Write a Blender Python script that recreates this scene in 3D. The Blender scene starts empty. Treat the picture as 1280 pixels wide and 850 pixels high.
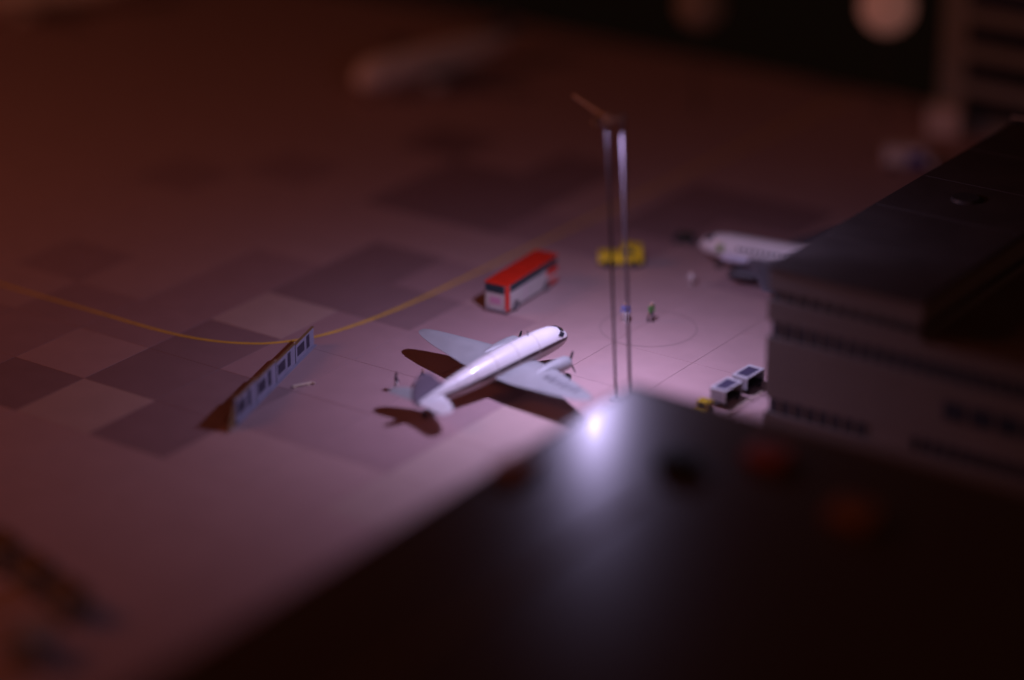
import bpy, bmesh, math, random
from mathutils import Vector, Matrix
random.seed(7)
R = math.radians
S = 1.0 / 400.0          # the place is a table-top airport model at 1:400; numbers below are full-size metres
scene = bpy.context.scene
COL = scene.collection

# ------------------------------------------------------------------ camera
FOCUS = 259.0
APERTURE = 13.0          # lens opening in full-size metres
cam_data = bpy.data.cameras.new('camera')
cam_data.sensor_width = 36.0
cam_data.lens = 92.73
cam_data.clip_start = 0.01
cam_data.clip_end = 20.0
cam_data.dof.use_dof = True
cam_data.dof.focus_distance = FOCUS * S
cam_data.dof.aperture_fstop = 0.09273 / (APERTURE * S)
cam = bpy.data.objects.new('camera', cam_data)
COL.objects.link(cam)
cam.location = Vector((139.796, -199.650, 101.454)) * S
cam.rotation_euler = (R(90 - 22.6), 0, R(35))
scene.camera = cam

# ------------------------------------------------------------------ world and large lights
world = bpy.data.worlds.new('World')
scene.world = world
world.use_nodes = True
bg = world.node_tree.nodes['Background']
bg.inputs[0].default_value = (1.0, 0.50, 0.32, 1)
bg.inputs[1].default_value = 0.0028

def lamp(name, kind, loc, power, color, **kw):
    d = bpy.data.lights.new(name, kind)
    d.energy = power
    d.color = color
    for k, v in kw.items():
        setattr(d, k, v)
    o = bpy.data.objects.new(name, d)
    COL.objects.link(o)
    o.location = Vector(loc) * S
    return o

room = lamp('room_light', 'AREA', (-125, -110, 110), 0.27, (1.0, 0.27, 0.155), shape='DISK', size=70 * S)
room.rotation_euler = (Vector((-70, 10, 0)) - Vector((-125, -110, 110))).to_track_quat('-Z', 'Y').to_euler()

fill = lamp('fill_light_behind', 'AREA', (270, -210, 150), 0.26, (1.0, 0.36, 0.26), shape='DISK', size=90 * S)  # added fill lamp, lifts the walls and sides that face the camera
fill.rotation_euler = (Vector((0, 0, 0)) - Vector((270, -210, 150))).to_track_quat('-Z', 'Y').to_euler()

vs = scene.view_settings
vs.view_transform = 'Standard'
vs.look = 'None'
vs.exposure = 0.0
vs.gamma = 1.0
vs.use_curve_mapping = False

# ------------------------------------------------------------------ materials
def mat(name, color, rough=0.5, metal=0.0, var=0.0, scale=1.0, bump=0.0, emit=None, spec=0.5, detail=4.0, coat=0.0):
    m = bpy.data.materials.new(name)
    m.use_nodes = True
    nt = m.node_tree
    b = nt.nodes['Principled BSDF']
    b.inputs['Base Color'].default_value = (*color, 1)
    b.inputs['Roughness'].default_value = rough
    b.inputs['Metallic'].default_value = metal
    b.inputs['Specular IOR Level'].default_value = spec
    b.inputs['Coat Weight'].default_value = coat
    if emit:
        b.inputs['Emission Color'].default_value = (*emit[0], 1)
        b.inputs['Emission Strength'].default_value = emit[1]
    if var or bump:
        tc = nt.nodes.new('ShaderNodeTexCoord')
        oi = nt.nodes.new('ShaderNodeObjectInfo')
        ad = nt.nodes.new('ShaderNodeVectorMath'); ad.operation = 'MULTIPLY_ADD'
        ad.inputs[1].default_value = (1 / S, 1 / S, 1 / S)
        mu = nt.nodes.new('ShaderNodeMath'); mu.operation = 'MULTIPLY'; mu.inputs[1].default_value = 217.0
        nt.links.new(oi.outputs['Random'], mu.inputs[0])
        nt.links.new(tc.outputs['Object'], ad.inputs[0])
        nt.links.new(mu.outputs[0], ad.inputs[2])
        n = nt.nodes.new('ShaderNodeTexNoise')
        n.inputs['Scale'].default_value = scale
        n.inputs['Detail'].default_value = detail
        n.inputs['Roughness'].default_value = 0.6
        nt.links.new(ad.outputs[0], n.inputs['Vector'])
        if var:
            mr = nt.nodes.new('ShaderNodeMapRange')
            mr.inputs['From Min'].default_value = 0.3
            mr.inputs['From Max'].default_value = 0.7
            mr.inputs['To Min'].default_value = 1 - var
            mr.inputs['To Max'].default_value = 1 + var
            nt.links.new(n.outputs['Fac'], mr.inputs['Value'])
            mx = nt.nodes.new('ShaderNodeVectorMath'); mx.operation = 'SCALE'
            mx.inputs[0].default_value = color
            nt.links.new(mr.outputs[0], mx.inputs['Scale'])
            nt.links.new(mx.outputs[0], b.inputs['Base Color'])
            m2 = nt.nodes.new('ShaderNodeMapRange')
            m2.inputs['From Min'].default_value = 0.3
            m2.inputs['From Max'].default_value = 0.7
            m2.inputs['To Min'].default_value = max(0.02, rough - 0.06)
            m2.inputs['To Max'].default_value = min(1, rough + 0.06)
            nt.links.new(n.outputs['Fac'], m2.inputs['Value'])
            nt.links.new(m2.outputs[0], b.inputs['Roughness'])
        if bump:
            bp = nt.nodes.new('ShaderNodeBump')
            bp.inputs['Strength'].default_value = bump
            bp.inputs['Distance'].default_value = 0.05 * S
            nt.links.new(n.outputs['Fac'], bp.inputs['Height'])
            nt.links.new(bp.outputs[0], b.inputs['Normal'])
    return m

M = {}
M['slab_light'] = mat('slab_light', (0.485, 0.325, 0.31), 0.62, var=0.035, scale=0.35, bump=0.1, spec=0.3)
M['slab_mid'] = mat('slab_mid', (0.40, 0.26, 0.262), 0.6, var=0.035, scale=0.35, bump=0.1, spec=0.3)
M['slab_dark'] = mat('slab_dark', (0.30, 0.195, 0.20), 0.6, var=0.035, scale=0.35, bump=0.1, spec=0.3)
M['slab_pale'] = mat('slab_pale', (0.505, 0.365, 0.33), 0.6, var=0.035, scale=0.35, bump=0.1, spec=0.3)
M['joint'] = mat('joint', (0.10, 0.07, 0.08), 0.9, var=0.1, scale=1.0)
M['board'] = mat('board', (0.06, 0.035, 0.02), 0.8, var=0.2, scale=0.1)
M['taxi'] = mat('taxi_yellow', (0.85, 0.55, 0.05), 0.6, var=0.12, scale=0.8)
M['ring'] = mat('ring_paint', (0.39, 0.265, 0.25), 0.7, var=0.1, scale=1.0)
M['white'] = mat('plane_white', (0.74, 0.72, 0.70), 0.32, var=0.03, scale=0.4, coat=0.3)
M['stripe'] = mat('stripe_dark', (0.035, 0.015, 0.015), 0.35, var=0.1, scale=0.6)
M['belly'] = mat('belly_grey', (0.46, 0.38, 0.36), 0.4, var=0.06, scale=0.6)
M['alu'] = mat('wing_grey', (0.33, 0.34, 0.335), 0.45, var=0.08, scale=0.45, metal=0.1)
M['fin'] = mat('fin_grey', (0.20, 0.17, 0.23), 0.5, var=0.08, scale=0.5)
M['mark'] = mat('wing_marks', (0.17, 0.17, 0.18), 0.5, var=0.15, scale=1.5)
M['glass'] = mat('dark_glass', (0.02, 0.025, 0.035), 0.12)
M['rubber'] = mat('rubber', (0.022, 0.018, 0.018), 0.8, var=0.2, scale=2)
M['engine_dark'] = mat('engine_dark', (0.05, 0.045, 0.05), 0.5, var=0.1, scale=2)
M['steel'] = mat('steel', (0.45, 0.44, 0.46), 0.4, metal=0.6, var=0.08, scale=1)
M['busred'] = mat('bus_red', (0.62, 0.028, 0.012), 0.35, var=0.05, scale=0.7, coat=0.2)
M['buswhite'] = mat('bus_white', (0.50, 0.47, 0.44), 0.4, var=0.05, scale=0.7)
M['busglass'] = mat('bus_glass', (0.015, 0.035, 0.045), 0.15)
M['pink'] = mat('bus_pink', (0.52, 0.25, 0.38), 0.5, var=0.1, scale=2)
M['yellow'] = mat('vehicle_yellow', (0.84, 0.62, 0.01), 0.4, var=0.06, scale=0.8)
M['green'] = mat('tug_green', (0.045, 0.085, 0.045), 0.6, var=0.1, scale=0.8)
M['orange'] = mat('cover_orange', (0.22, 0.10, 0.02), 0.7, var=0.15, scale=0.8)
M['boxgrey'] = mat('box_grey', (0.32, 0.30, 0.32), 0.7, var=0.1, scale=0.8)
M['fence'] = mat('fence_white', (0.25, 0.24, 0.32), 0.6, var=0.10, scale=0.7)
M['fence_dark'] = mat('fence_dark', (0.035, 0.03, 0.055), 0.6, var=0.1, scale=1)
M['fence_brown'] = mat('fence_brown', (0.20, 0.12, 0.05), 0.7, var=0.1, scale=1)
M['pale'] = mat('pale_wood', (0.62, 0.52, 0.40), 0.6, var=0.08, scale=2)
M['pole'] = mat('pole_grey', (0.24, 0.20, 0.23), 0.35, metal=0.3, var=0.06, scale=1)
M['pole_unlit'] = mat('pole_unlit', (0.05, 0.04, 0.045), 0.8, var=0.06, scale=1, spec=0.1)  # second pole: lack of lamp light put into its darker colour
M['arm'] = mat('arm_brown', (0.75, 0.62, 0.50), 0.6, var=0.1, scale=1)
M['wall'] = mat('wall_taupe', (0.165, 0.15, 0.14), 0.75, var=0.07, scale=0.25, bump=0.1)
M['wallroof'] = mat('roof_grey', (0.060, 0.046, 0.044), 0.7, var=0.12, scale=0.2, bump=0.1)
M['lowroof'] = mat('low_roof_brown', (0.14, 0.095, 0.075), 0.8, var=0.12, scale=0.2)
M['roof'] = mat('roof_gloss', (0.080, 0.055, 0.040), 0.33, var=0.0, scale=0.15, spec=0.30)
_rb = M['roof'].node_tree.nodes['Principled BSDF']
_rb.inputs['Coat Weight'].default_value = 0.018
_rb.inputs['Coat Roughness'].default_value = 0.14
M['coping'] = mat('coping_ochre', (0.17, 0.115, 0.05), 0.6, var=0.12, scale=0.5)
M['farwall'] = mat('far_wall', (0.26, 0.26, 0.24), 0.8, var=0.1, scale=0.2)
M['unitred'] = mat('unit_red', (0.40, 0.07, 0.02), 0.6, var=0.1, scale=0.6)
M['unitorange'] = mat('unit_orange', (0.36, 0.13, 0.015), 0.6, var=0.1, scale=0.6)
M['unitgreen'] = mat('unit_green', (0.015, 0.03, 0.022), 0.7, var=0.1, scale=0.6)
M['farplane'] = mat('far_plane', (0.88, 0.78, 0.72), 0.4, var=0.05, scale=0.3)
M['blue'] = mat('van_blue', (0.02, 0.03, 0.35), 0.4, var=0.05, scale=1)
M['jetgreen'] = mat('jet_green', (0.20, 0.30, 0.06), 0.5, var=0.05, scale=1)
M['jetwing'] = mat('jet_wing', (0.13, 0.12, 0.14), 0.5, var=0.08, scale=0.6)
M['jetblue'] = mat('jet_engine', (0.60, 0.60, 0.70), 0.3, var=0.05, scale=1)
M['globe'] = mat('globe_glow', (0.7, 0.5, 0.4), 0.5, emit=((1.0, 0.40, 0.32), 0.10))
M['globe_dim'] = mat('globe_glow_dim', (0.3, 0.25, 0.2), 0.5, emit=((1.0, 0.42, 0.28), 0.003))
M['skin'] = mat('skin', (0.55, 0.33, 0.24), 0.6)
def cloth(name, c):
    return mat(name, c, 0.85, var=0.1, scale=8)

# ------------------------------------------------------------------ mesh builder
class MB:
    def __init__(self):
        self.v = []; self.f = []; self.m = []
    def face(self, idx, mi=0):
        self.f.append(tuple(idx)); self.m.append(mi)
    def box(self, c, s, rz=0.0, mi=0, tilt=None):
        o = len(self.v)
        mtx = Matrix.Rotation(rz, 3, 'Z')
        if tilt:
            mtx = mtx @ Matrix.Rotation(tilt[1], 3, tilt[0])
        for dz in (-.5, .5):
            for dx, dy in ((-.5, -.5), (.5, -.5), (.5, .5), (-.5, .5)):
                self.v.append(Vector(c) + mtx @ Vector((dx * s[0], dy * s[1], dz * s[2])))
        for q in ((3, 2, 1, 0), (4, 5, 6, 7), (0, 1, 5, 4), (1, 2, 6, 5), (2, 3, 7, 6), (3, 0, 4, 7)):
            self.face([o + k for k in q], mi)
        return self
    def bb(self, x0, x1, y0, y1, z0, z1, mi=0):
        return self.box(((x0 + x1) / 2, (y0 + y1) / 2, (z0 + z1) / 2), (x1 - x0, y1 - y0, z1 - z0), mi=mi)
    def loft(self, rings, mi=0, cap=True, mfun=None):
        n = len(rings[0]); o = len(self.v)
        for r in rings:
            self.v.extend(Vector(p) for p in r)
        for i in range(len(rings) - 1):
            for k in range(n):
                k2 = (k + 1) % n
                self.face((o + i * n + k, o + i * n + k2, o + (i + 1) * n + k2, o + (i + 1) * n + k),
                          mfun(i, k) if mfun else mi)
        if cap:
            self.face([o + k for k in reversed(range(n))], mfun(0, 0) if mfun else mi)
            self.face([o + (len(rings) - 1) * n + k for k in range(n)], mfun(len(rings) - 2, 0) if mfun else mi)
        return self
    def tube(self, pts, rads, n=12, mi=0):
        pts = [Vector(p) for p in pts]
        if not hasattr(rads, '__len__'):
            rads = [rads] * len(pts)
        rings = []
        for i, p in enumerate(pts):
            d = (pts[min(i + 1, len(pts) - 1)] - pts[max(i - 1, 0)]).normalized()
            a = d.orthogonal().normalized() if i == 0 else (a - d * a.dot(d)).normalized()
            b = d.cross(a)
            rings.append([p + (a * math.cos(2 * math.pi * k / n) + b * math.sin(2 * math.pi * k / n)) * rads[i] for k in range(n)])
        return self.loft(rings, mi)
    def prism(self, poly, axis, t0, t1, mi=0):
        """extrude a 2-D outline along an axis: 'X' -> (y,z) outline, 'Y' -> (x,z), 'Z' -> (x,y)"""
        def P(p, t):
            return {'X': (t, p[0], p[1]), 'Y': (p[0], t, p[1]), 'Z': (p[0], p[1], t)}[axis]
        return self.loft([[P(p, t0) for p in poly], [P(p, t1) for p in poly]], mi)
    def build(self, name, mats, parent=None, loc=(0, 0, 0), rz=0.0, smooth=0.0, bevel=0.0):
        me = bpy.data.meshes.new(name)
        me.from_pydata([tuple(Vector(p) * S) for p in self.v], [], self.f)
        mats = mats if isinstance(mats, (list, tuple)) else [mats]
        for m in mats:
            me.materials.append(m)
        me.polygons.foreach_set('material_index', self.m)
        bm = bmesh.new(); bm.from_mesh(me)
        bmesh.ops.recalc_face_normals(bm, faces=bm.faces)
        if bevel:
            es = [e for e in bm.edges if len(e.link_faces) == 2 and e.calc_face_angle(0) > R(40)]
            bmesh.ops.bevel(bm, geom=es, offset=bevel * S, segments=2, affect='EDGES', profile=0.5, clamp_overlap=True)
        bm.to_mesh(me); bm.free()
        if smooth:
            me.polygons.foreach_set('use_smooth', [True] * len(me.polygons))
            me.set_sharp_from_angle(angle=R(smooth))
        return link(name, me, parent, loc, rz)

def link(name, data, parent=None, loc=(0, 0, 0), rz=0.0):
    o = bpy.data.objects.new(name, data)
    COL.objects.link(o)
    o.location = Vector(loc) * S
    o.rotation_euler = (0, 0, rz)
    o.parent = parent
    return o

def tag(o, label=None, cat=None, group=None, kind=None):
    if label: o['label'] = label
    if cat: o['category'] = cat
    if group: o['group'] = group
    if kind: o['kind'] = kind
    return o

def thing(name, label, cat, loc, rz=0.0, group=None):
    e = link(name, None, None, loc, rz)
    e.empty_display_size = 0.003
    return tag(e, label, cat, group)

def circ(n, r, cx=0, cz=0, sx=1, sz=1, ph=0.0):
    return [(cx + r * sx * math.cos(2 * math.pi * k / n + ph), cz + r * sz * math.sin(2 * math.pi * k / n + ph)) for k in range(n)]

# ------------------------------------------------------------------ the setting: apron slabs on the model board
CELL = 9.25
GX0, GY0 = -28.4, -31.6
I0, I1, J0, J1 = -6, 6, -6, 10            # slab cells laid as separate pieces
X0, X1 = GX0 + I0 * CELL, GX0 + I1 * CELL
Y0, Y1 = GY0 + J0 * CELL, GY0 + J1 * CELL
bx0, bx1, by0, by1 = -240, 150, -130, 95
b = MB().bb(bx0, bx1, by0, by1, -7, -0.35)
tag(b.build('layout_board', M['board']), kind='structure')
b = MB()
b.bb(X0 - 0.02, X1 + 0.02, Y0 - 0.02, Y1 + 0.02, -0.345, -0.16, 0)
for (a0, a1, c0, c1) in ((bx0, X0 - 0.05, by0, by1), (X1 + 0.05, bx1, by0, by1), (X0 - 0.05, X1 + 0.05, by0, Y0 - 0.05), (X0 - 0.05, X1 + 0.05, Y1 + 0.05, by1)):
    b.bb(a0, a1, c0, c1, -0.345, 0.0, 1)
apron = tag(b.build('apron_ground', [M['joint'], M['slab_light']]), kind='structure')
slab_mesh = {}
for tone in ('slab_pale', 'slab_light', 'slab_mid', 'slab_dark'):
    h = CELL / 2 - 0.02
    o = MB().bb(-h, h, -h, h, -0.15, 0.0).build('slab', M[tone], bevel=0.012)
    slab_mesh[tone] = o.data
    bpy.data.objects.remove(o)
dark = {(-1, -1), (1, -1), (0, 0), (0, 1), (1, 0), (0, 3), (0, 4), (1, 3),
        (-1, 6), (0, 6), (-1, 7), (0, 7), (0, 8), (2, 7), (2, 8), (3, 8), (-2, 8)}
mid = {(1, 1), (2, 0), (3, 0), (2, 1), (3, 1), (2, 2), (1, 2), (1, 4), (2, 3), (-3, 2), (-2, -3), (4, 6), (3, 7), (-4, 5), (-3, 6), (1, 6), (2, 6), (-1, 1), (-1, 2), (-2, 1), (-2, -1), (-2, 0), (-1, 3), (3, 2), (-3, 0), (-3, -1)}
pale = {(0, 2), (0, -1), (4, 0), (4, 1), (5, 1), (4, -1)}
for i in range(I0, I1):
    for j in range(J0, J1):
        tone = 'slab_dark' if (i, j) in dark else 'slab_mid' if (i, j) in mid else 'slab_pale' if (i, j) in pale else 'slab_light'
        link('slab', slab_mesh[tone], apron, (GX0 + (i + .5) * CELL, GY0 + (j + .5) * CELL, random.uniform(-0.008, 0.0)))

# painted taxi line: straight, sweeping bend, straight away
def ribbon(pts, w, z):
    m = MB()
    prev = None
    n = len(pts)
    for k, p in enumerate(pts):
        a = Vector(pts[max(k - 1, 0)]); c = Vector(pts[min(k + 1, n - 1)])
        t = (c - a).normalized(); q = Vector((-t.y, t.x))
        l = Vector(p) + q * w / 2; r = Vector(p) - q * w / 2
        m.v += [Vector((l.x, l.y, z)), Vector((r.x, r.y, z))]
        if k:
            o = 2 * (k - 1)
            m.face((o, o + 1, o + 3, o + 2))
    return m
pts = [(x, -18.4) for x in range(-235, -34, 6)]
ctrl = [(-33.5, -18.45), (-30, -18.35), (-27.5, -18.1), (-25, -17.6), (-22.3, -16.6), (-19.6, -15.0), (-17.9, -12.9), (-16.3, -10.1), (-15.3, -6.2), (-14.6, -2.0), (-14.2, 3), (-14.0, 8), (-13.8, 14)]
pts += ctrl + [(-13.6 + .035 * (y - 20), y) for y in range(20, 95, 6)]
def smooth_pts(p, it=3):
    for _ in range(it):
        q = [p[0]]
        for a, c in zip(p, p[1:]):
            q += [(a[0] * .75 + c[0] * .25, a[1] * .75 + c[1] * .25), (a[0] * .25 + c[0] * .75, a[1] * .25 + c[1] * .75)]
        p = q + [p[-1]]
    return p
tag(ribbon(smooth_pts(pts), 0.42, 0.02).build('taxi_line', M['taxi']), kind='structure')
ring = [(9.5 + 4.9 * math.cos(2 * math.pi * k / 72), 10.5 + 4.9 * math.sin(2 * math.pi * k / 72)) for k in range(73)]
tag(ribbon(ring, 0.16, 0.02).build('painted_ring', M['ring']), kind='structure')

# ------------------------------------------------------------------ large buildings
def big_building():
    t = thing('terminal_building', 'taupe terminal block with dark window bands behind the baggage carts', 'building', (31.2, -4.0, 0))
    LX, DY = 62.0, 51.0            # extents in x and y
    UX = 15.4                      # upper storey ends here
    MB().bb(0.35, LX - .3, 0.35, DY - .3, 0, 11.9).build('core_wall', M['engine_dark'], t)
    MB().bb(0.35, UX - .3, 0.35, DY - .3, 11.9, 15.7).build('core_wall', M['engine_dark'], t)
    def band(x1, z0, z1):
        m = MB()
        m.bb(0, x1, 0, 0.34, z0, z1); m.bb(0, x1, DY - .29, DY, z0, z1)
        m.bb(0, 0.34, 0.34, DY - .29, z0, z1); m.bb(x1 - .29, x1, 0.34, DY - .29, z0, z1)
        m.build('wall_band', M['wall'], t, bevel=0.04)
    band(LX, 0, 1.7); band(LX, 3.2, 9.2); band(LX, 10.8, 12.15); band(UX, 12.16, 12.9); band(UX, 13.75, 15.74)
    rf = MB().bb(-.15, UX + .15, -.15, DY + .15, 15.75, 16.05).build('roof', M['wallroof'], t, bevel=0.05)
    for k in range(1, 5):
        MB().bb(0.2, UX - .2, k * 10.2 - .06, k * 10.2 + .06, 16.06, 16.12).build('roof_seam', M['wallroof'], rf)
    MB().bb(UX - .2, UX + .12, -.1, DY + .1, 16.06, 16.28).build('parapet', M['wallroof'], rf)
    MB().bb(UX + .16, LX + .1, -.1, DY + .1, 12.16, 12.32).build('lower_roof', M['lowroof'], t, bevel=0.04)
    MB().tube([(-.1, DY, 16.8), (UX, DY, 16.8)], 0.10, 8).build('rail', M['steel'], rf)
    for k in range(6):
        MB().tube([(k * 3, DY, 16.0), (k * 3, DY, 16.8)], 0.06, 8).build('rail_post', M['steel'], rf)
    vent = MB().tube([(6.6, 26.4, 16.05), (6.6, 26.4, 16.35)], [1.5, 1.3], 20).build('roof_vent', M['engine_dark'], rf, smooth=40)
    # windows, each a pane between mullions
    pane = {}
    def panes(z0, z1, x1, skip=()):
        w = 1.3
        key = round(z1 - z0, 2)
        if key not in pane:
            o = MB().bb(-w / 2 + .13, w / 2 - .13, 0, .06, 0, z1 - z0).build('window', M['glass'])
            m = MB().bb(-.12, .12, 0, .2, 0, z1 - z0).build('mullion', M['wall'])
            pane[key] = (o.data, m.data)
            bpy.data.objects.remove(o); bpy.data.objects.remove(m)
        n = int((x1 - .8) / w)
        for k in range(n):
            if any(a <= k < c for a, c in skip):
                continue
            link('window', pane[key][0], t, (0.9 + k * w, 0.27, z0))
            link('mullion', pane[key][1], t, (0.9 + k * w + w / 2, 0.13, z0))
    panes(12.91, 13.74, UX)
    panes(9.21, 10.79, LX)
    panes(1.71, 3.19, LX, skip=((8, 11),))
    MB().bb(11.0, 15.0, 0.02, .32, 1.72, 3.18).build('wall_band', M['wall'], t)
    for k in range(6):
        MB().bb(18 + k * 2.6, 20.2 + k * 2.6, -.05, 0.02, 5.6, 7.4).build('window', M['glass'], t)
    return t
big_building()

def annex():
    x0, y1, H = 30.45, -25.7, 12.0
    LX, LY = 80.0, 85.0
    t = thing('annex_building', 'low wide building with glossy dark flat roof in front of the mast', 'building', (x0, y1, 0))
    MB().bb(0.2, LX - .2, -LY + .2, -0.2, 0, H - .4).build('wall', M['wall'], t)
    rf = MB().bb(0.25, LX, -LY, -0.25, H - .39, H).build('roof', M['roof'], t, bevel=0.1)
    MB().bb(0, .24, -LY, -0.0, H - .6, H + .12).build('coping', M['coping'], rf, bevel=0.05)
    MB().bb(.25, LX, -0.24, 0, H - .6, H + .12).build('coping', M['coping'], rf, bevel=0.05)
    MB().bb(12.2, 12.7, -LY + 1, -18, H, H + .18).build('roof_duct', M['coping'], rf, bevel=0.05)
    return t
annex()

def roof_unit(loc, size, m, name, label, rz=0.0):
    t = thing(name, label, 'roof unit', loc, rz)
    sx, sy, sz = size
    MB().bb(-sx / 2, sx / 2, -sy / 2, sy / 2, .12, sz).build('housing', m, t, bevel=0.08)
    MB().bb(-sx / 2 + .15, -sx / 2 + .4, -sy / 2 + .1, sy / 2 - .1, 0, .12).build('skid', M['engine_dark'], t)
    MB().bb(sx / 2 - .4, sx / 2 - .15, -sy / 2 + .1, sy / 2 - .1, 0, .12).build('skid', M['engine_dark'], t)
    r = min(sx, sy) * .33
    g = MB().tube([(0, 0, sz), (0, 0, sz + .16)], [r, r * .94], 20).build('fan_ring', m, t, smooth=40)
    k = MB()
    for a in range(4):
        k.box((0, 0, sz + .19), (r * 1.7, .1, .04), rz=a * math.pi / 4)
    k.build('fan_grille', M['engine_dark'], g)
    return t
roof_unit((47.6, -32.6, 12), (3.0, 2.6, 1.1), M['unitred'], 'ventilation_unit', 'red roof ventilation unit on the glossy roof near its far coping')
roof_unit((58.0, -38.0, 12), (3.2, 2.8, 1.1), M['unitorange'], 'ventilation_unit', 'orange roof ventilation unit in the middle of the glossy roof')
roof_unit((42.4, -37.6, 12), (2.6, 2.6, 1.2), M['unitgreen'], 'ventilation_unit', 'blackish green roof ventilation unit on the glossy roof beside the lamp reflection')
roof_unit((32.3, -45.6, 12), (2.6, 3.2, .9), M['unitorange'], 'ventilation_unit', 'low orange roof unit at the long edge coping of the glossy roof')

def far_building():
    t = thing('office_building', 'beige office block with dark window bands at the board edge', 'building', (3.2, 87.5, 0))
    MB().bb(.3, 54.7, .3, 6.7, 0, 29.5).build('core_wall', M['engine_dark'], t)
    MB().bb(0, 3.4, 0, .29, 0, 29.5).build('corner_wall', M['farwall'], t)
    MB().bb(0, .29, .3, 6.7, 0, 29.5).build('side_wall', M['farwall'], t)
    MB().bb(-.2, 55, -.2, 7, 29.55, 30).build('roof', M['farwall'], t)
    for k in range(7):
        MB().bb(3.42, 55, 0, .29, k * 4.6, k * 4.6 + 1.7).build('wall_band', M['farwall'], t)
    for k in range(6):
        for q in range(17):
            MB().bb(3.5 + q * 3, 6.2 + q * 3, .2, .29, k * 4.6 + 1.75, k * 4.6 + 4.55).build('window', M['glass'], t)
far_building()

# ------------------------------------------------------------------ floodlight mast with its lamp
def mast():
    t = thing('floodlight_mast', 'tall twin pole floodlight mast rising behind the glossy roof corner', 'light mast', (17.7, -5.7, 0))
    topx, topy, H = -0.98, -0.68, 27.9
    rx, ry = -1.12, -0.78                       # offset of the second pole
    for q, (ox, oy) in enumerate(((0, 0), (rx, ry))):
        MB().tube([(ox, oy, 0), (ox + topx, oy + topy, H)], [.12, .12] if q else [.16, .16], 14).build('pole', M['pole_unlit' if q else 'pole'], t, smooth=60)
        MB().bb(ox - .5, ox + .5, oy - .5, oy + .5, 0, .35).build('foot', M['boxgrey'], t, bevel=.05)
    MB().tube([(topx, topy, H - .05), (topx, topy, H + .45)], [.34, .30], 14).build('pole_cap', M['steel'], t, smooth=40)
    a = Vector((rx + topx, ry + topy, H + .05)); e = Vector((-7.8, 1.6, H + .45))
    MB().tube([a, e], [.20, .15], 12).build('arm', M['arm'], t, smooth=60)
    MB().tube([Vector((topx, topy, H)), a], .13, 10).build('cross_bar', M['arm'], t)
    MB().tube([a - Vector((0, 0, .45)), a + Vector((0, 0, .35))], [.36, .30], 12).build('arm_joint', M['arm'], t, smooth=40)
    # lamp head: a bent bracket and a hood open at the bottom
    c = Vector((-3.3, -1.15, H - .55))
    MB().tube([a + (e - a) * .18, c + Vector((0, 0, .5))], .08, 8).build('lamp_bracket', M['arm'], t)
    hood = MB()
    n = 24
    rings = []
    for r, z in ((.08, .55), (.30, .50), (.55, .22), (.68, -.12), (.63, -.12), (.50, .18), (.26, .42), (.05, .46)):
        rings.append([(c.x + r * math.cos(2 * math.pi * k / n), c.y + r * math.sin(2 * math.pi * k / n), c.z + z) for k in range(n)])
    hood.loft(rings)
    hood.build('lamp_hood', M['pole'], t, smooth=50)
    return t
mast()
LAMP_POWER = 0.062
lamp('mast_lamp', 'AREA', (17.7 - 3.3, -5.7 - 1.15, 27.1), LAMP_POWER, (0.66, 0.56, 1.0), shape='DISK', size=0.9 * S, spread=R(162))

# ------------------------------------------------------------------ the twin-engined propeller airliner
def wing_rings(stations):
    """stations: (x, y_le, y_te, z, thick) -> airfoil loft"""
    prof = [(0, 0), (.04, .32), (.15, .52), (.35, .60), (.62, .42), (1, .04), (1, -.04), (.62, -.22), (.35, -.34), (.12, -.30), (.03, -.18)]
    return [[(x, le + (te - le) * u, z + v * th) for u, v in prof] for x, le, te, z, th in stations]

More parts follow.
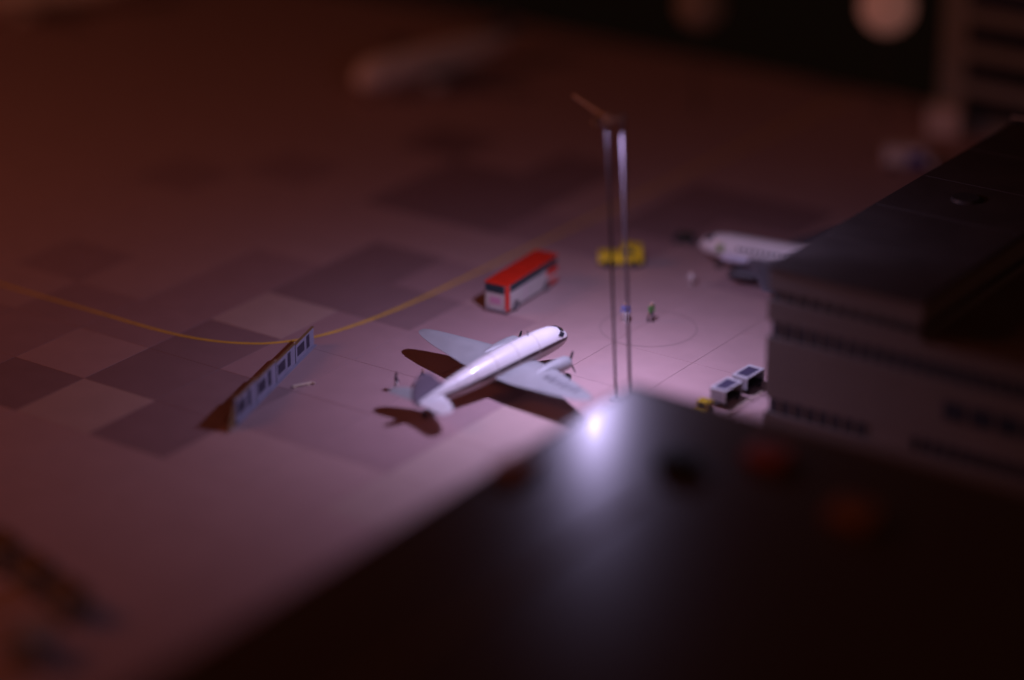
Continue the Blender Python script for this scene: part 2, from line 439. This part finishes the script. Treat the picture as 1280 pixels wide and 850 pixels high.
def propliner():
    t = thing('propeller_airliner', 'white twin propeller airliner with dark cheat line and grey wings', 'airplane', (7.86, -1.99, 0), R(-11.3))
    # fuselage stations: y, centre z, half width, half height
    st = [(-.02, 3.10, .06, .06), (-.12, 3.11, .30, .30), (-.42, 3.14, .58, .60), (-.95, 3.20, .86, .92), (-1.6, 3.28, 1.05, 1.16), (-2.3, 3.30, 1.18, 1.32),
          (-3.6, 3.22, 1.26, 1.40), (-6, 3.04, 1.28, 1.42), (-9, 2.76, 1.27, 1.40), (-11.5, 2.46, 1.18, 1.32), (-14, 2.16, .98, 1.12), (-16, 1.94, .76, .90), (-17.8, 1.78, .50, .62), (-19.2, 1.68, .24, .32), (-19.8, 1.66, .06, .08)]
    n = 40
    def ring(y, cz, a, h):
        return [(a * math.cos(2 * math.pi * k / n), y, cz + h * math.sin(2 * math.pi * k / n)) for k in range(n)]
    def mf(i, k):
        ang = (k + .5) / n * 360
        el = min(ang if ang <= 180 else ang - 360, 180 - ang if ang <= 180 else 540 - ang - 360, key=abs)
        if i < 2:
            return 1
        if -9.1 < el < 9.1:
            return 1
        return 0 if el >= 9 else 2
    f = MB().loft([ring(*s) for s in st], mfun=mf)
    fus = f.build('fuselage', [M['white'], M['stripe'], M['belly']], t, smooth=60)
    for s in (-1, 1):
        w = MB()
        w.loft([[(s * .06, -.80, 3.98), (s * .50, -.92, 3.78), (s * .62, -1.50, 4.18), (s * .08, -1.46, 4.36)],
                [(s * .06, -.70, 4.06), (s * .55, -.84, 3.86), (s * .68, -1.46, 4.28), (s * .08, -1.42, 4.48)]])
        w.build('windscreen', M['glass'], fus)
        w = MB()
        w.loft([[(s * .60, -.98, 3.70), (s * .90, -1.50, 3.52), (s * .95, -2.10, 3.86), (s * .72, -1.60, 4.10)],
                [(s * .68, -.90, 3.76), (s * 1.02, -1.45, 3.58), (s * 1.08, -2.10, 3.92), (s * .82, -1.56, 4.20)]])
        w.build('side_window', M['glass'], fus)
    for y0, cz, a, h in ((-4.8, 3.13, 1.27, 1.41), (-7.5, 2.90, 1.275, 1.41), (-10.2, 2.62, 1.23, 1.37), (-12.8, 2.305, 1.085, 1.225), (-15.0, 2.05, .87, 1.01)):
        rr = [[(q * a * math.cos(2 * math.pi * k / n), y0 + dy, cz + q * h * math.sin(2 * math.pi * k / n)) for k in range(n)] for q, dy in ((.985, -.04), (1.006, -.03), (1.006, .03), (.985, .04))]
        MB().loft(rr, cap=False).build('panel_seam', M['belly'], fus, smooth=60)
    MB().tube([(0, -5.2, 4.5), (0, -5.3, 5.0)], [.07, .04], 8).build('aerial', M['engine_dark'], fus)
    for s in (-1, 1):
        stn = [(s * .7, -4.9, -10.6, 1.95, .85), (s * 3.6, -5.05, -10.55, 2.04, .76), (s * 6.0, -5.85, -10.25, 2.20, .60), (s * 8.5, -6.7, -9.95, 2.36, .46),
               (s * 10.4, -7.4, -9.55, 2.48, .34), (s * 11.2, -7.8, -9.25, 2.53, .25), (s * 11.6, -8.1, -8.95, 2.56, .15), (s * 11.72, -8.35, -8.7, 2.57, .06)]
        w = MB().loft(wing_rings(stn)).build('wing', M['alu'], t, smooth=40)
        if s == 1:
            mk = MB()
            for k in range(6):
                x = 5.2 + k * .86
                zz = 2.555 + (x - 5) * .022
                mk.box((x, -7.65 - k * .08, zz - .005), (.5, 1.05 if k % 2 else .8, .03), rz=.2)
            mk.build('wing_marking', M['mark'], w, bevel=.01)
        # nacelle
        nst = [(-3.2, .34), (-3.28, .56), (-3.6, .69), (-4.4, .71), (-5.3, .65), (-6.4, .50), (-7.4, .28), (-7.9, .06)]
        nr = [[(s * 3.55 + r * math.cos(2 * math.pi * k / 20), y, 2.30 + r * math.sin(2 * math.pi * k / 20)) for k in range(20)] for y, r in nst]
        nac = MB().loft(nr, mfun=lambda i, k: 1 if i == 0 else 0).build('nacelle', [M['alu'], M['engine_dark']], t, smooth=50)
        pr = MB()
        pr.tube([(s * 3.55, -2.78, 2.30), (s * 3.55, -2.95, 2.30), (s * 3.55, -3.22, 2.30)], [.05, .17, .19], 12)
        for a in (70, 190, 310):
            d = Vector((math.cos(R(a)), 0, math.sin(R(a))))
            c0 = Vector((s * 3.55, -3.06, 2.30))
            q = d.cross(Vector((0, 1, 0)))
            pr.loft([[c0 + d * rr + q * ww + Vector((0, tt, 0)), c0 + d * rr - q * ww + Vector((0, tt + .05, 0)), c0 + d * rr - q * ww + Vector((0, tt, 0)), c0 + d * rr + q * ww + Vector((0, tt - .05, 0))]
                     for rr, ww, tt in ((.1, .07, 0), (.5, .12, .01), (.95, .11, 0), (1.25, .05, 0))])
        pr.build('propeller', M['engine_dark'], nac)
        # main gear
        lg = MB().tube([(s * 3.55, -4.1, 1.9), (s * 3.55, -3.5, .62)], .10, 10).build('gear_leg', M['steel'], t, smooth=60)
        MB().tube([(s * 3.38, -3.5, .58), (s * 3.43, -3.5, .58), (s * 3.67, -3.5, .58), (s * 3.72, -3.5, .58)], [.42, .58, .58, .42], 20).build('wheel', M['rubber'], lg, smooth=40)
        # tailplane
        stn = [(s * .2, -16.6, -19.5, 1.85, .34), (s * 1.8, -17.1, -19.7, 1.88, .28), (s * 3.0, -17.8, -19.9, 1.92, .2), (s * 3.7, -18.4, -19.85, 1.94, .13), (s * 3.95, -18.8, -19.5, 1.95, .05)]
        MB().loft(wing_rings(stn)).build('tailplane', M['alu'] if s == -1 else M['white'], t, smooth=40)  # brightly lit right half and shaded left half put into the materials
    # fin, seen from its right side: rounded outline
    out = [(-15.4, 2.7), (-16.5, 2.95), (-17.2, 3.6), (-17.7, 4.25), (-18.3, 4.55), (-19.1, 4.5), (-19.8, 4.0), (-20.15, 3.1), (-20.1, 2.2), (-19.7, 1.65), (-18.5, 1.8), (-17, 2.1)]
    MB().prism(out, 'X', -.09, .09).build('fin', M['fin'], t, bevel=.05)
    tw = MB().tube([(0, -18.3, 1.4), (0, -18.6, .3)], .07, 8).build('tail_strut', M['steel'], t)
    MB().tube([(-.1, -18.6, .26), (.1, -18.6, .26)], .26, 16).build('tail_wheel', M['rubber'], tw, smooth=40)
    return t
propliner()

# ------------------------------------------------------------------ jets
def jet(name, label, loc, rz, L, d, body, wing, eng, detail=True, group=None):
    """nose at the origin pointing -X, tail towards +X; d = fuselage diameter"""
    t = thing(name, label, 'airplane', loc, rz, group)
    cz = d * .5 + 1.3
    r = d / 2
    st = [(0, -.22, .04), (.12, -.2, .22), (.45, -.16, .46), (1.0, -.10, .68), (1.9, -.03, .88), (3.2, 0, 1.0), (L * .62, 0, 1.0), (L * .78, .10, .80), (L * .92, .32, .40), (L, .45, .10)]
    n = 32
    rings = [[(x, r * q * math.cos(2 * math.pi * k / n), cz + r * z + r * q * math.sin(2 * math.pi * k / n)) for k in range(n)] for x, z, q in st]
    fus = MB().loft(rings).build('fuselage', body, t, smooth=60)
    if detail:
        for s in (-1, 1):
            MB().loft([[(1.15, s * r * .30, cz + r * .50), (1.15, s * r * .62, cz + r * .32), (1.9, s * r * .66, cz + r * .58), (1.75, s * r * .30, cz + r * .78)],
                       [(1.05, s * r * .32, cz + r * .56), (1.05, s * r * .68, cz + r * .36), (1.9, s * r * .73, cz + r * .63), (1.70, s * r * .32, cz + r * .85)]]).build('windscreen', M['glass'], fus)
            MB().bb(2.5, 3.3, s * r * .97 - .05, s * r * .97 + .05, cz - .35, cz + .55).build('door', M['jetgreen'], fus, bevel=.04)
            for k in range(int((L * .6 - 5) / .62)):
                MB().bb(4.8 + k * .62, 5.12 + k * .62, s * r * .98 - .04, s * r * .98 + .04, cz + .18, cz + .52).build('window', M['glass'], fus)
    if detail:
        for s in (-1, 1):
            MB().loft([[(x, s * r * .80 + q * .55 * math.cos(2 * math.pi * k / 16), cz - r * .62 + q * .5 * math.sin(2 * math.pi * k / 16)) for k in range(16)]
                       for x, q in ((2.7, .1), (3.0, .65), (3.6, 1.0), (5.2, 1.0), (6.6, .5), (7.2, .1))]).build('wing_root_fairing', M['jetblue'], fus, smooth=50)
    for s in (-1, 1):
        x0 = L * (.21 if detail else .30)
        stn = [(s * r * .3, x0, x0 + L * .22, cz - r * .55, .55), (s * L * .16, x0 + L * .085, x0 + L * .225, cz - r * .4, .4), (s * L * .40, x0 + L * .22, x0 + L * .29, cz - r * .1, .16)]
        prof = wing_rings(stn)
        MB().loft([[(p[1], p[0], p[2]) for p in rr] for rr in prof]).build('wing', wing, t, smooth=40)
        ex, ey, ez = L * (.20 if detail else .30), s * L * .165, cz - r * .4 - .75
        er = .62
        en = MB().loft([[(ex + x, ey + q * er * math.cos(2 * math.pi * k / 20), ez + q * er * math.sin(2 * math.pi * k / 20)) for k in range(20)]
                        for x, q in ((.35, .55), (.05, .80), (0, .92), (.12, 1.04), (.8, 1.12), (1.8, 1.0), (3.0, .66))], mfun=lambda i, k: 1 if i < 1 else 0)
        eo = en.build('engine', [eng, M['engine_dark']], t, smooth=45)
        MB().bb(ex + .9, ex + 2.8, ey - .1, ey + .1, ez + .3, cz - r * .32).build('pylon', wing, eo)
        lg = MB().tube([(x0 + L * .17, s * r * .8, cz - r * .6), (x0 + L * .17, s * r * .8, .5)], .1, 8).build('gear_leg', M['steel'], t)
        MB().tube([(x0 + L * .17, s * r * .8 - .22, .5), (x0 + L * .17, s * r * .8 + .22, .5)], .5, 18).build('wheel', M['rubber'], lg, smooth=40)
        stn = [(s * .2, L * .86, L * .96, cz + r * .4, .25), (s * L * .14, L * .93, L * .99, cz + r * .55, .12)]
        MB().loft([[(p[1], p[0], p[2]) for p in rr] for rr in wing_rings(stn)]).build('tailplane', wing, t, smooth=40)
    MB().prism([(L * .80, cz + r * .7), (L * .88, cz + L * .10), (L * .93, cz + L * .18), (L * .99, cz + L * .18), (L * .97, cz + r * .5)], 'Y', -.1, .1).build('fin', wing, t, bevel=.04)
    lg = MB().tube([(2.4, 0, cz - r * .9), (2.3, 0, .4)], .09, 8).build('nose_gear', M['steel'], t)
    MB().tube([(2.3, -.22, .4), (2.3, .22, .4)], .4, 16).build('wheel', M['rubber'], lg, smooth=40)
    return t
jet('jet_airliner', 'white jet with green door mark, nose out past the terminal corner', (4.3, 28.9, 0), R(9), 26.0, 2.75, M['white'], M['jetwing'], M['engine_dark'])
jet('jet_airliner', 'pinkish jet standing alone on the dark far apron', (-61.0, 52.5, 0), R(76), 27.0, 4.3, M['farplane'], M['jetwing'], M['farplane'], detail=False)
jet('jet_airliner', 'pinkish jet parked deepest on the far apron beyond the bend of the taxi line', (-132, 50.5, 0), R(52), 27.0, 3.4, M['farplane'], M['jetwing'], M['farplane'], detail=False)

# ------------------------------------------------------------------ vehicles
def wheel_mb(x, y, r, w):
    return MB().tube([(x - w / 2, y, r), (x - w / 2 + .03, y, r), (x + w / 2 - .03, y, r), (x + w / 2, y, r)], [r * .85, r, r, r * .85], 18)

def bus():
    # front faces -Y, long side +X faces the camera side
    W, L, H = 2.7, 10.5, 3.35
    t = thing('airport_bus', 'red roofed white airport bus with dark window bands', 'bus', (-5.45, 4.95, 0), R(4.6))
    hw = W / 2
    body = MB().bb(-hw, hw, 0, L, .32, H - .22).build('body', M['buswhite'], t, bevel=.12)
    MB().bb(-hw + .12, hw - .12, .12, L - .12, .12, .34).build('chassis', M['rubber'], t)
    MB().bb(-hw - .03, hw + .03, -.03, L + .03, H - .24, H).build('roof', M['busred'], t, bevel=.10)
    for k in range(3):
        MB().bb(-.55, .55, 2.2 + k * 2.8, 3.4 + k * 2.8, H, H + .07).build('roof_hatch', M['busred'], t, bevel=.03)
    ws = MB().bb(-hw + .06, hw - .36, -.035, .02, H - 1.15, H - .25).build('windscreen', M['busglass'], t, bevel=.02)
    MB().bb(-.06, 0.0, -.05, -.035, H - 1.13, H - .27).build('wiper_bar', M['rubber'], ws)
    for s in (-1, 1):
        band = MB().bb(s * hw - .025, s * hw + .025, .55, L - .25, H - 1.02, H - .25).build('window_band', M['busglass'], t, bevel=.01)
        for k in range(1, 6):
            MB().bb(s * hw - .035, s * hw + .035, .55 + k * 1.58, .61 + k * 1.58, H - 1.0, H - .27).build('window_post', M['rubber'], band)
        if s == 1:
            MB().bb(hw - .31, hw + .03, -.04, .50, .36, H - .26).build('corner_panel', M['busred'], t, bevel=.06)
        MB().bb(s * hw - .03, s * hw + .03, L - 2.4, L - .15, 1.45, H - 1.04).build('rear_panel', M['busred'], t, bevel=.02)
        MB().bb(s * hw - .03, s * hw + .03, L - 2.0, L - .05, .36, .95).build('rear_skirt', M['busred'], t, bevel=.02)
        d = MB().bb(s * hw - .02, s * hw + .02, 3.75, 5.0, .45, H - 1.05).build('door', M['buswhite'], t, bevel=.01)
        MB().bb(s * hw - .025, s * hw + .025, 3.66, 3.74, .45, H - 1.05).build('door_frame', M['pink'], d)
        for y in (1.75, L - 2.3):
            MB().tube([(s * hw - s * .30, y, .5), (s * hw + s * .012, y, .5)], .62, 20).build('wheel_arch', M['rubber'], t)
            w = wheel_mb(s * (hw - .12), y, .5, .30).build('wheel', M['rubber'], t, smooth=40)
            MB().tube([(s * (hw + .03), y, .5), (s * (hw + .045), y, .5)], .26, 14).build('hub', M['boxgrey'], w)
        MB().bb(s * .95 - .18, s * .95 + .18, -.03, .02, .62, .84).build('headlight', M['steel'], t, bevel=.02)
    MB().bb(-.75, .55, -.025, .01, 1.0, 1.75).build('front_panel', M['pink'], t, bevel=.01)
    MB().bb(-hw + .05, hw - .05, -.06, .05, .28, .55).build('bumper', M['boxgrey'], t, bevel=.04)
bus()

def tug(name, label, loc, rz, m, L=4.6, W=2.0, H=2.1):
    """hood forward along -X, taller cab behind, upright panel at the back"""
    t = thing(name, label, 'vehicle', loc, rz)
    hw = W / 2
    MB().bb(-L / 2, L * .08, -hw, hw, .45, H * .62).build('hood', m, t, bevel=.14)
    MB().bb(-L / 2 - .06, L / 2, -hw + .05, hw - .05, .30, .50).build('chassis', M['rubber'], t, bevel=.03)
    MB().bb(L * .02, L * .30, -hw + .04, hw - .04, .5, H).build('cab', m, t, bevel=.12)
    MB().bb(L * .32, L * .46, -hw, hw, .5, H * .95).build('rear_panel', m, t, bevel=.08)
    MB().bb(L * .30, L * .33, -hw + .1, hw - .1, .5, H * .7).build('bulkhead', M['rubber'], t)
    MB().bb(L * .005, L * .022, -hw + .25, hw - .25, H * .66, H * .92).build('windscreen', M['glass'], t)
    for s in (-1, 1):
        MB().bb(L * .06, L * .27, s * (hw - .03) - .02, s * (hw - .03) + .02, H * .66, H * .92).build('side_window', M['glass'], t)
        MB().tube([(-L / 2 - .02, s * hw * .6, .85), (-L / 2 + .05, s * hw * .6, .85)], .14, 12).build('headlight', M['steel'], t)
        for x in (-L * .30, L * .30):
            MB().tube([(x, s * (hw - .06) - .14, .45), (x, s * (hw - .06) + .14, .45)], .45, 16).build('wheel', M['rubber'], t, smooth=40)
    return t
tug('ground_van', 'yellow ground service van with stepped hood behind the mast poles', (-2.5, 24.0, 0), R(34), M['yellow'], 4.9, 2.0, 2.3)
tug('pushback_tug', 'small dark green pushback tug in front of the white jet nose', (-.6, 33.8, 0), R(12), M['green'], 1.9, 1.3, .95)
tug('baggage_tractor', 'small yellow baggage tractor at the head of the white carts', (25.1, -4.9, 0), R(92), M['yellow'], 2.4, 1.3, 1.5)

def baggage_cart(label, loc, rz, frame, cover, group=None, W=1.7, L=3.1, H=1.75):
    t = thing('baggage_cart', label, 'cart', loc, rz, group)
    hw, hl = W / 2, L / 2
    MB().bb(-hw, hw, -hl, hl, .42, .56).build('deck', M['rubber'], t, bevel=.02)
    for sx in (-1, 1):
        for sy in (-1, 1):
            MB().bb(sx * (hw - .06) - .05, sx * (hw - .06) + .05, sy * (hl - .06) - .05, sy * (hl - .06) + .05, .56, H - .12).build('post', frame, t)
            MB().tube([(sx * (hw - .16) - .09, sy * (hl - .55), .24), (sx * (hw - .16) + .09, sy * (hl - .55), .24)], .24, 14).build('wheel', M['rubber'], t, smooth=40)
    top = MB()
    top.bb(-hw, hw, -hl, -hl + .34, H - .12, H); top.bb(-hw, hw, hl - .34, hl, H - .12, H)
    top.bb(-hw, -hw + .2, -hl + .34, hl - .34, H - .12, H); top.bb(hw - .2, hw, -hl + .34, hl - .34, H - .12, H)
    top.build('roof_frame', frame, t)
    MB().bb(-hw + .2, hw - .2, -hl + .34, hl - .34, H - .16, H - .05).build('roof_cover', cover, t)
    for sy in (-1, 1):
        MB().bb(-hw + .1, hw - .1, sy * (hl - .05) - .03, sy * (hl - .05) + .03, .56, H - .13).build('end_panel', M['boxgrey'], t)
    MB().bb(-hw + .02, -hw + .06, -hl + .1, hl - .1, .56, H - .13).build('curtain', M['boxgrey'], t)
    MB().tube([(0, -hl, .40), (0, -hl - .5, .38)], .05, 8).build('tow_bar', M['steel'], t)
    return t
M['cartwhite'] = mat('cart_white', (0.56, 0.56, 0.56), 0.4, var=0.04, scale=1)
M['cartdark'] = mat('cart_dark', (0.06, 0.05, 0.09), 0.5, var=0.1, scale=1)
baggage_cart('white framed baggage cart coupled right behind the yellow tractor', (25.25, -.7, 0), R(-2), M['cartwhite'], M['cartdark'], 'baggage carts by the terminal corner')
baggage_cart('white framed baggage cart, last of the train by the terminal corner', (25.4, 3.1, 0), R(-2), M['cartwhite'], M['cartdark'], 'baggage carts by the terminal corner')
for k, (x, y, lab) in enumerate(((-6.9, -64.0, 'orange covered cart at one end of the dark row of three'), (-1.7, -65.5, 'orange covered cart in the middle of the dark row of three'), (3.4, -67.0, 'orange covered cart of the row of three, beside the grey container'))):
    baggage_cart(lab, (x, y, 0), R(74), M['engine_dark'], M['orange'], 'orange covered carts', W=2.4, L=4.0, H=2.4)

t = thing('freight_container', 'grey freight container standing below the orange covered carts', 'container', (6.4, -73.6, 0), R(20))
MB().bb(-1.3, 1.3, -1.8, 1.8, .1, 2.2).build('box', M['boxgrey'], t, bevel=.05)
MB().bb(-1.35, 1.35, -1.85, 1.85, 0, .1).build('base', M['rubber'], t)
for k in range(6):
    MB().bb(1.3, 1.36, -1.5 + k * .55, -1.3 + k * .55, .2, 2.1).build('rib', M['boxgrey'], t)

t = thing('delivery_van', 'white van with blue side behind the terminal roof line', 'van', (7.6, 70.5, 0), R(30))
MB().bb(-2.6, 2.2, -1.1, 1.1, .5, 2.7).build('body', M['farplane'], t, bevel=.15)
MB().bb(2.2, 3.3, -1.05, 1.05, .5, 1.7).build('hood', M['farplane'], t, bevel=.15)
MB().bb(.2, 2.1, -1.13, -1.09, .7, 2.1).build('side_panel', M['blue'], t)
MB().bb(2.19, 2.24, -.95, .95, 1.75, 2.5).build('windscreen', M['glass'], t)
for s in (-1, 1):
    for x in (-1.6, 2.2):
        MB().tube([(x, s * .98 - .15, .45), (x, s * .98 + .15, .45)], .45, 16).build('wheel', M['rubber'], t, smooth=40)
t = thing('cargo_crate', 'pale brown crate standing before the beige office block', 'crate', (5.6, 84.4, 0), R(25))
MB().bb(-2.0, 2.0, -1.6, 1.6, .2, 3.6).build('box', M['farplane'], t, bevel=.1)
for x in (-1.5, 0, 1.5):
    MB().bb(x - .2, x + .2, -1.6, 1.6, 0, .2).build('skid', M['board'], t)

# ------------------------------------------------------------------ panel fence and tow bar
def fence():
    ax, ay, bx, by = -9.3, -31.6, -15.5, -12.3
    L = math.hypot(bx - ax, by - ay)
    t = thing('blast_fence', 'long low pale panel fence with dark openings across the taxi line', 'fence', (ax, ay, 0), math.atan2(by - ay, bx - ax))
    # local x runs along the fence, +y faces away from the camera; panels lean back slightly
    n = 4
    pl = (L - .2) / n
    for k in range(n):
        x0 = .1 + k * pl
        h = 2.45 - .17 * k
        p = MB().bb(x0 + .04, x0 + pl - .04, -.09, .09, .06, h).build('panel', M['fence'], t, bevel=.03)
        MB().bb(x0 + .5, x0 + 2.3, -.13, -.085, h * .30, h * .80).build('opening', M['fence_dark'], p, bevel=.02)
        MB().bb(x0 + 2.95, x0 + 3.7, -.13, -.085, h * .22, h * .90).build('opening', M['fence_dark'], p, bevel=.02)
        MB().bb(x0 + .02, x0 + pl - .02, -.13, .13, h, h + .09).build('top_rail', M['fence_brown'], p)
        MB().bb(x0 - .08, x0 + .03, -.12, .12, .06, h + .16).build('post', M['fence_dark'], t)
        MB().tube([(x0 + .02, 0, h + .16), (x0 + .02, 0, h + .34)], [.12, .05], 8).build('post_cap', M['pale'], t)
        MB().prism([(.1, h * .8), (.1, .0), (1.1, 0)], 'X', x0 + .3, x0 + .42).build('brace', M['fence_brown'], t)
    MB().bb(0, L, -.35, .35, 0, .06).build('base', M['fence'], t)
    MB().prism([(-1.9, .02), (-.02, .02), (-.02, 2.3), (-.5, 1.9)], 'Y', -.08, .08).build('end_panel', M['fence_brown'], t, bevel=.02)  # brown wedge added where the fence shadow shows past its near end
fence()
t = thing('tow_bar', 'short pale tow bar lying on the apron near the fence', 'tow bar', (-9.9, -21.0, 0), R(63))
MB().tube([(-1.0, 0, .16), (.9, 0, .16)], .13, 10).build('bar', M['pale'], t, smooth=60)
MB().tube([(.9, 0, .16), (1.15, -.14, .16), (1.2, -.3, .16)], [.13, .11, .08], 10).build('hook', M['pale'], t, smooth=60)
for x in (-.8, .6):
    MB().bb(x - .12, x + .12, -.2, .2, 0, .1).build('foot', M['pale'], t)

t = thing('kerb_rail', 'thin pale kerb rail running below the baggage carts', 'rail', (27.0, -6.4, 0), R(88))
MB().tube([(0, 0, .35), (9.0, 0, .35)], .07, 8).build('rail', M['pale'], t)
for k in range(6):
    MB().tube([(.2 + k * 1.7, 0, 0), (.2 + k * 1.7, 0, .35)], .05, 8).build('post', M['pale'], t)

# ------------------------------------------------------------------ globe lamps at the board edge
def globe_lamp(label, loc, h, r, m):
    t = thing('globe_lamp', label, 'lamp', loc)
    MB().tube([(0, 0, 0), (0, 0, h - r * .9)], [.16, .10], 10).build('post', M['engine_dark'], t)
    MB().tube([(0, 0, 0), (0, 0, .5)], [.5, .3], 12).build('foot', M['engine_dark'], t)
    n = 20
    rings = [[(r * math.sin(a) * math.cos(2 * math.pi * k / n), r * math.sin(a) * math.sin(2 * math.pi * k / n), h - r * math.cos(a)) for k in range(n)]
             for a in [.06 + (math.pi - .12) * q / 12 for q in range(13)]]
    MB().loft(rings).build('globe', m, t, smooth=60)
globe_lamp('glowing pink globe lamp beside the beige office block', (-4.0, 86.6, 0), 14.2, 3.4, M['globe'])
globe_lamp('faint dim globe lamp at the dark far board edge', (-24.5, 76.0, 0), 13.6, 3.2, M['globe_dim'])

# ------------------------------------------------------------------ people (one skinned body each, clothes by zones)
def person(label, loc, rz, mats, h=1.8, stride=.18, arm=.25, lean=0.0):
    """mats: hair, skin, top, trousers, shoes"""
    k = h / 1.8
    V = [(0, 0, .95), (0, .01, 1.15), (0, 0, 1.38), (0, 0, 1.50), (0, -.015, 1.60), (0, -.02, 1.70), (0, -.01, 1.78),
         (.10, 0, .88), (.11, -stride * .5, .50), (.11, -stride * .5 + .03, .09), (.11, -stride * .5 - .14, .05),
         (-.10, 0, .88), (-.11, stride * .5, .50), (-.11, stride * .5 + .05, .09), (-.11, stride * .5 - .12, .05),
         (.19, 0, 1.42), (.24, arm * .3, 1.14), (.24, -arm * .5, .92), (.235, -arm * .75, .82),
         (-.19, 0, 1.42), (-.24, -arm * .3, 1.14), (-.24, -arm * .9, .95), (-.235, -arm * 1.2, .87),
         (0, -.11, 1.655)]
    E_ = [(0, 1), (1, 2), (2, 3), (3, 4), (4, 5), (5, 6), (0, 7), (7, 8), (8, 9), (9, 10), (0, 11), (11, 12), (12, 13), (13, 14),
          (2, 15), (15, 16), (16, 17), (17, 18), (2, 19), (19, 20), (20, 21), (21, 22), (5, 23)]
    Rr = [(.15, .11), (.14, .10), (.16, .11), (.06, .06), (.085, .095), (.09, .10), (.05, .06),
          (.095, .095), (.065, .07), (.045, .05), (.04, .035), (.095, .095), (.065, .07), (.045, .05), (.04, .035),
          (.07, .07), (.052, .052), (.04, .04), (.035, .025), (.07, .07), (.052, .052), (.04, .04), (.035, .025), (.018, .018)]
    me = bpy.data.meshes.new('person')
    me.from_pydata(V, E_, [])
    o = bpy.data.objects.new('person', me)
    COL.objects.link(o)
    md = o.modifiers.new('skin', 'SKIN')
    sv = me.skin_vertices[0].data
    for q, r in enumerate(Rr):
        sv[q].radius = r
    sv[0].use_root = True
    sub = o.modifiers.new('sub', 'SUBSURF'); sub.levels = 2; sub.render_levels = 2
    dg = bpy.context.evaluated_depsgraph_get()
    ev = o.evaluated_get(dg)
    out = bpy.data.meshes.new_from_object(ev)
    bpy.data.objects.remove(o)
    out.name = 'person'
    out.materials.clear()
    for m in mats:
        out.materials.append(m)
    zmin = min(v.co.z for v in out.vertices)
    for p in out.polygons:
        c = p.center
        z = c.z
        if z > 1.72 or (z > 1.60 and c.y > .03): mi = 0
        elif z > 1.47: mi = 1
        elif abs(c.x) > .17 and z < .90: mi = 1
        elif z > .93: mi = 2
        elif z > .11: mi = 3
        else: mi = 4
        p.material_index = mi
        p.use_smooth = True
    for v in out.vertices:
        z = v.co.z - zmin
        v.co = Vector((v.co.x * 1.25, v.co.y * 1.25 + lean * z, z)) * k * S
    e = link('person', out, None, loc, rz)
    return tag(e, label, 'person')
white_c = cloth('cloth_white', (0.75, 0.72, 0.70)); dark_c = cloth('cloth_dark', (0.03, 0.015, 0.03)); blue_c = cloth('cloth_blue', (0.14, 0.17, 0.40))
green_c = cloth('cloth_green', (0.10, 0.24, 0.06)); grey_c = cloth('cloth_grey', (0.5, 0.46, 0.5)); lblue_c = cloth('cloth_light_blue', (0.36, 0.40, 0.62))
hair = cloth('hair_brown', (0.05, 0.025, 0.02)); fair = cloth('hair_fair', (0.55, 0.50, 0.42)); shoe = cloth('shoe_dark', (0.02, 0.015, 0.015))
person('person in light blue top and pale trousers standing by the mast poles', (6.8, 10.4, 0), R(20), [fair, M['skin'], blue_c, white_c, white_c], 2.35)
person('person in green jacket and dark trousers standing inside the painted ring', (8.75, 12.0, 0), R(70), [fair, M['skin'], green_c, dark_c, shoe], 2.35, lean=-.10)
person('person in white overalls standing below the white jet nose', (7.1, 22.7, 0), R(-40), [fair, M['skin'], white_c, white_c, shoe], 1.9)
person('person in white trousers and dark jacket standing beyond the tailplane tip', (-1.9, -16.6, 0), R(120), [hair, dark_c, dark_c, white_c, white_c], 1.95)
person('person in dark clothes standing between tail and wing of the airliner', (-.3, -14.4, 0), R(-30), [hair, M['skin'], dark_c, dark_c, shoe], 1.9)
person('person in pale grey clothes standing at the terminal corner', (27.4, 6.6, 0), R(30), [fair, M['skin'], grey_c, grey_c, shoe], 1.85)
